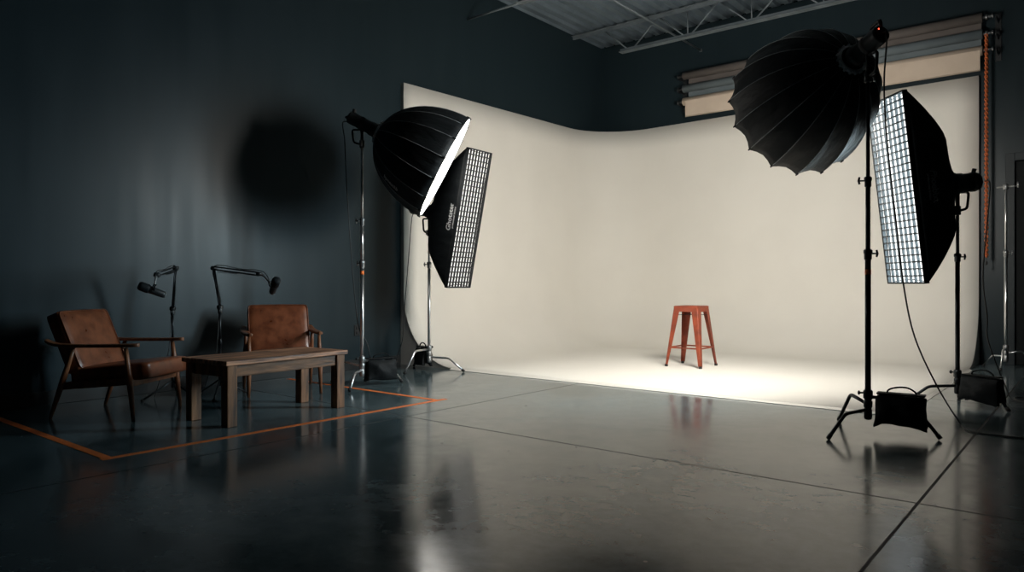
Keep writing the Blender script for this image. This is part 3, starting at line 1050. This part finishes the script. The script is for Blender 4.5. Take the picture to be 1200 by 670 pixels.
strobe(P_RS, A_RS, FWD_S, 1.66, 'black strobe head behind the strip softbox at the right edge of the cove', rb=0.08, loop=False, L=0.235)
strobe(P_LS, A_LS, FWD_S, 1.64, 'black strobe head mostly hidden between octabox and left strip softbox')
strip(P_RS + A_RS * FWD_S, A_RS, M['strip_hot'], 'tall strip softbox with a brightly lit grid at the right edge of the cove', 'Phoeblxt', (0, 0.62, -0.02), M['print_dim'], W=0.54, D=0.48, beam=(STRIP_BEAM, 88, (0.64, 0.89, 1.0)))
strip(P_LS + A_LS * FWD_S, A_LS, M['strip_low'], 'tall strip softbox with a dim grid at the left edge of the cove', 'Ghotster', (2, 0.80, 0.0), M['print'], W=0.43)


# ------------------------------------------------------------------ sandbags
def sandbag(loc, ang, label, Wb=0.31, Hb=0.20, z=0.27, seed=0.0):
    """two pouches saddled over a stand leg that points along ang"""
    t = thing('sandbag', label, 'sandbag', (loc[0], loc[1], 0), ang, 'black sandbags slung over stand legs')
    x0 = 0.05 + Wb / 2
    for s in (-1, 1):
        bm = NB()

        def shape(p, s=s):
            f = min(1.0, max(0.0, (p.z / (Hb / 2) + 1) / 2))           # 0 at the bottom
            ex = p.x / (Wb / 2)
            belly = 4 * f * (1 - f) * (1 - ex * ex)
            p.y = p.y * (0.30 + 0.95 * belly + 0.25 * (1 - f))
            p.x *= 1.0 + 0.07 * (1 - f) - 0.05 * math.sin(PI * f)
            # slack cloth: the lower edge hangs in the middle, its corners poke out
            p.z -= (1 - f) * (0.012 * math.sin(ex * 2.3 + s + seed) + 0.022 * max(0.0, abs(ex) - 0.72) / 0.28)
            p.y += 0.012 * math.sin(ex * 5 + 4 * f + seed * 2) * (1 - abs(2 * f - 1))
            return p
        cushion(bm, (Wb, 0.085, Hb), 0.016, 0.0, Matrix.Translation((x0, s * 0.040, z - Hb / 2 - 0.01)) @ Matrix.Rotation(s * 0.10, 4, 'X'), 12, 0.006, shape)
        obj('pouch', bm, M['bag'], t)
    bm = NB(); box(bm, (x0, 0, z + 0.004), (Wb * 0.96, 0.085, 0.012)); obj('saddle', bm, M['bag'], t, bevel=0.005)
    bm = NB()
    tube(bm, spline([(x0 - 0.085, 0, z), (x0 - 0.075, 0, z + 0.03), (x0 - 0.02, 0, z + 0.05), (x0 + 0.04, 0, z + 0.05), (x0 + 0.085, 0, z + 0.025), (x0 + 0.095, 0, z)], 6), 0.010, 8, flat=0.6)
    obj('carry_strap', bm, M['bag'], t)


sandbag((P_RO.x, P_RO.y), math.radians(6), 'black sandbag slung on the front stand leg before the cove', z=0.285)
sandbag((P_RS.x, P_RS.y), math.radians(-24), 'black sandbag on the leg of the right strip softbox stand', seed=1.0)
sandbag((P_LO.x, P_LO.y), math.radians(70), 'black sandbag slung on the chrome octabox stand beside the dark wall', seed=2.0)
sandbag((P_LS.x, P_LS.y), math.radians(160), 'black sandbag with looped strap against the left edge of the cove', Wb=0.26)

# ------------------------------------------------------------------ cables
def cable(pts, label, r=0.0055, end=None):
    bm = NB()
    tube(bm, spline(pts, 8), r, 8)
    return tag(obj('power_cable', bm, M['cable']), label, 'cable', 'black power cables of the lamps')


cable([P_RO - A_RO * 0.15, P_RO - A_RO * 0.20 + Vector((0, 0, -0.06)), cam_pt(1036, 100, 4.97), cam_pt(1040, 170, 4.97), cam_pt(1050, 260, 4.95), cam_pt(1059, 335, 4.95), cam_pt(1072, 395, 4.98), cam_pt(1098, 452, 5.05),
       cam_pt(1124, 494, 5.35) * 1.0, Vector((-0.72, 6.0, 0.008)), Vector((-0.45, 5.96, 0.006)), Vector((-0.2, 6.06, 0.006)), Vector((0.2, 6.2, 0.006)), Vector((0.9, 6.3, 0.006))],
      'black cable hanging from the high octabox and trailing over the floor')
cable([P_RS - A_RS * 0.24, P_RS - A_RS * 0.29 + Vector((0, 0, -0.08)), cam_pt(1152, 320, 6.45), cam_pt(1157, 372, 6.45), cam_pt(1157, 395, 6.45), cam_pt(1167, 425, 6.5), cam_pt(1178, 452, 6.6), Vector((-0.62, 7.85, 0.01)), Vector((-0.50, 7.80, 0.007)),
       Vector((-0.40, 7.9, 0.007)), Vector((-0.46, 8.05, 0.007)), Vector((-0.60, 8.0, 0.012)), Vector((-0.55, 7.75, 0.018)), Vector((-0.2, 7.6, 0.006)), Vector((0.6, 7.7, 0.006))],
      'black cable dropping behind the right strip softbox and looping on the floor')
cable([P_LO - A_LO * 0.14 + Vector((0, 0, -0.05)), P_LO - A_LO * 0.22 + Vector((0, 0, -0.10)), cam_pt(404, 165, 7.25), cam_pt(406, 210, 7.28), cam_pt(411, 290, 7.35), cam_pt(416, 350, 7.4), cam_pt(421, 385, 7.43), cam_pt(430, 402, 7.47), cam_pt(434, 420, 7.5), Vector((-6.13, 5.12, 0.10)), Vector((-6.3, 5.4, 0.006)), Vector((-6.85, 5.7, 0.006))],
      'black cable hanging down beside the chrome octabox stand')
cable([P_LS - A_LS * 0.22, P_LS - A_LS * 0.27 + Vector((0, 0, -0.08)), cam_pt(482, 262, 8.75), cam_pt(479, 300, 8.75), cam_pt(475, 350, 8.8), cam_pt(472, 395, 8.85), cam_pt(466, 416, 8.9), Vector((-6.72, 5.95, 0.01)), Vector((-6.8, 5.8, 0.006)), Vector((-6.9, 5.75, 0.006))],
      'thin black cable hanging along the left edge of the cove', r=0.005)

# ------------------------------------------------------------------ stool
t = thing('metal_stool', 'tall rust orange metal stool standing alone inside the white cove', 'stool', (-3.97, 8.41, FZ))
bm = NB()
hs = 0.163


def seat_shape(p):
    if p.z > 0:
        e = max(abs(p.x), abs(p.y)) / hs
        p.z -= 0.010 * max(0.0, 1 - (e / 0.86) ** 6)
    return p


cushion(bm, (2 * hs, 2 * hs, 0.030), 0.012, 0, Matrix.Translation((0, 0, 0.737)), 16, 0, seat_shape)
obj('seat', bm, M['stool'], t)
for i in range(4):
    a = PI / 2 * i
    Rz = Matrix.Rotation(a, 4, 'Z')
    bm = NB()
    # apron on this side, arched at the lower edge
    n = 12
    top = [(-hs + 0.012 + (2 * hs - 0.024) * k / n) for k in range(n + 1)]
    fr = [bm.verts.new(Rz @ Vector((hs - 0.004, y, 0.735))) for y in top]
    lw = [bm.verts.new(Rz @ Vector((hs + 0.006, y * 1.05, 0.735 - 0.055 - 0.06 * max(0, (abs(y) / hs - 0.55) / 0.45) ** 2))) for y in top]
    for k in range(n):
        bm.faces.new((fr[k], fr[k + 1], lw[k + 1], lw[k]))
    ap = obj('apron', bm, M['stool'], t)
    md = ap.modifiers.new('thick', 'SOLIDIFY'); md.thickness = 0.003
for sx in (-1, 1):
    for sy in (-1, 1):
        # folded sheet leg: two flanges meeting on the outer corner
        bm = NB()
        rows = 10
        prev = None
        for k in range(rows + 1):
            f = k / rows
            z = 0.73 * (1 - f) + 0.022 * f
            c = (hs - 0.002) + (0.240 - hs) * f
            wd = 0.088 * (1 - f) + 0.036 * f
            ring = [bm.verts.new((sx * (c - wd), sy * c, z)), bm.verts.new((sx * (c - 0.014), sy * c, z)), bm.verts.new((sx * (c - 0.004), sy * (c - 0.004), z)),
                    bm.verts.new((sx * c, sy * (c - 0.014), z)), bm.verts.new((sx * c, sy * (c - wd), z))]
            if prev:
                for q in range(4):
                    fc = bm.faces.new((prev[q], prev[q + 1], ring[q + 1], ring[q]))
                    fc.smooth = q in (1, 2)
            prev = ring
        lg = obj('leg', bm, M['stool'], t)
        md = lg.modifiers.new('thick', 'SOLIDIFY'); md.thickness = 0.003; md.offset = 0
        bm = NB(); lathe(bm, [(0.016, 0.0), (0.020, 0.003), (0.019, 0.024), (0.014, 0.03)], 12, Matrix.Translation((sx * 0.226, sy * 0.226, 0))); obj('rubber_foot', bm, M['rubber'], lg)
zc = 0.235
cc = 0.163 + 0.077 * (0.73 - zc) / 0.708 - 0.012
for i in range(4):
    Rz = Matrix.Rotation(PI / 2 * i, 3, 'Z')
    bm = NB(); box(bm, Rz @ Vector((cc, 0, zc)), (0.006, 2 * cc, 0.018), Rz); obj('crossbar', bm, M['stool'], t, bevel=0.001)
for k, rz in enumerate((PI / 4, -PI / 4)):
    bm = NB(); box(bm, (0, 0, 0.640 + 0.006 * k), (0.47, 0.014, 0.006), Matrix.Rotation(rz, 3, 'Z')); obj('under_brace', bm, M['black_steel'], t)

# ------------------------------------------------------------------ backdrop rolls and chain
RX0, RX1, RY = -5.32, -1.18, 10.98
names = (('roll_cream', 4.03, 'cream seamless paper roll on the wall, lowest of the three'),
         ('roll_grey', 4.24, 'blue grey seamless paper roll on the wall, between the cream and taupe rolls'),
         ('roll_brown', 4.45, 'taupe seamless paper roll on the wall, topmost of the three'))
for key, z, lab in names:
    t = thing('backdrop_roll', lab, 'paper roll', ((RX0 + RX1) / 2, RY, z), 0, 'seamless paper rolls above the cove')
    half = (RX1 - RX0) / 2
    bm = NB(); tube(bm, [(-half, 0, 0), (half, 0, 0)], 0.062, 28); obj('paper', bm, M[key], t)
    bm = NB()
    n = 24
    fr, bk = [], []
    xs0, xs1 = -half + 0.06, half - 0.02
    z_lo = -0.26 if key == 'roll_cream' else -0.175
    f0 = -0.065 if key == 'roll_cream' else 0.062
    quad_prism(bm, [(xs0, f0, -0.006), (xs0, f0 + 0.003, -0.006), (xs0, f0 + 0.012, z_lo), (xs0, f0 + 0.009, z_lo)], [(xs1, f0, -0.006), (xs1, f0 + 0.003, -0.006), (xs1, f0 + 0.012, z_lo), (xs1, f0 + 0.009, z_lo)])
    obj('hanging_sheet', bm, M[key], t)
    bm = NB(); tube(bm, [(xs0, f0 + 0.0105, z_lo), (xs1, f0 + 0.0105, z_lo)], 0.009, 8); obj('bottom_bar', bm, M[key], t)
    bm = NB(); tube(bm, [(-half - 0.09, 0, 0), (-half + 0.02, 0, 0)], 0.018, 12); tube(bm, [(-half - 0.10, 0, 0), (-half - 0.08, 0, 0)], 0.035, 14); obj('spindle', bm, M['plastic'], t)
    bm = NB(); tube(bm, [(half - 0.02, 0, 0), (half + 0.12, 0, 0)], 0.016, 12); tube(bm, [(half + 0.03, 0, 0), (half + 0.055, 0, 0)], 0.034, 16); tube(bm, [(half + 0.10, 0, 0), (half + 0.115, 0, 0)], 0.026, 16)
    obj('chain_wheel', bm, M['cast'], t)
for x, lab in ((RX0 - 0.10, 'black wall bracket carrying the left ends of the paper rolls'), (RX1 + 0.145, 'black wall bracket carrying the right ends of the paper rolls by the chain')):
    t = thing('roll_bracket', lab, 'bracket', (x, YB, 4.24), 0, 'black brackets of the paper rolls')
    bm = NB(); box(bm, (0, -0.01, 0.0), (0.07, 0.02, 0.62)); obj('back_plate', bm, M['plastic'], t, bevel=0.004)
    for z in (-0.21, 0.0, 0.21):
        bm = NB(); box(bm, (0, -0.15, z - 0.01), (0.012, 0.27, 0.05)); obj('hook', bm, M['plastic'], t, bevel=0.004)
# orange chain: two strands of oval links
t = thing('pull_chain', 'long orange pull chain hanging from the paper rolls beside the cove', 'chain', (RX1 + 0.042, RY, 0))
for s, z1 in ((-1, 4.23), (1, 4.23)):
    bm = NB()
    z = 1.42
    i = 0
    while z < z1:
        ring = []
        for k in range(10):
            a = 2 * PI * k / 10
            p = Vector((0.013 * math.cos(a), 0, 0.021 * math.sin(a)))
            if i % 2:
                p = Vector((0, p.x, p.z))
            else:
                p = Vector((p.x * 1.1, p.x * 0.35, p.z))
            ring.append(p + Vector((0, s * 0.034 + 0.0, z)))
        ring.append(ring[0]); 
        tube(bm, ring, 0.0062, 6, caps=False)
        z += 0.029
        i += 1
    obj('strand', bm, M['chain'], t)
bm = NB(); tube(bm, fillet([(0, -0.034, 1.42), (0, -0.034, 1.385), (0, 0.034, 1.385), (0, 0.034, 1.42)], 0.03), 0.010, 8); obj('loop_end', bm, M['chain'], t)
bm = NB(); tube(bm, [(0, 0, 1.385), (0, 0, 1.33)], 0.003, 6); lathe(bm, [(0.006, 1.285), (0.014, 1.29), (0.014, 1.325), (0.006, 1.335)], 12); obj('cord_weight', bm, M['rubber'], t)
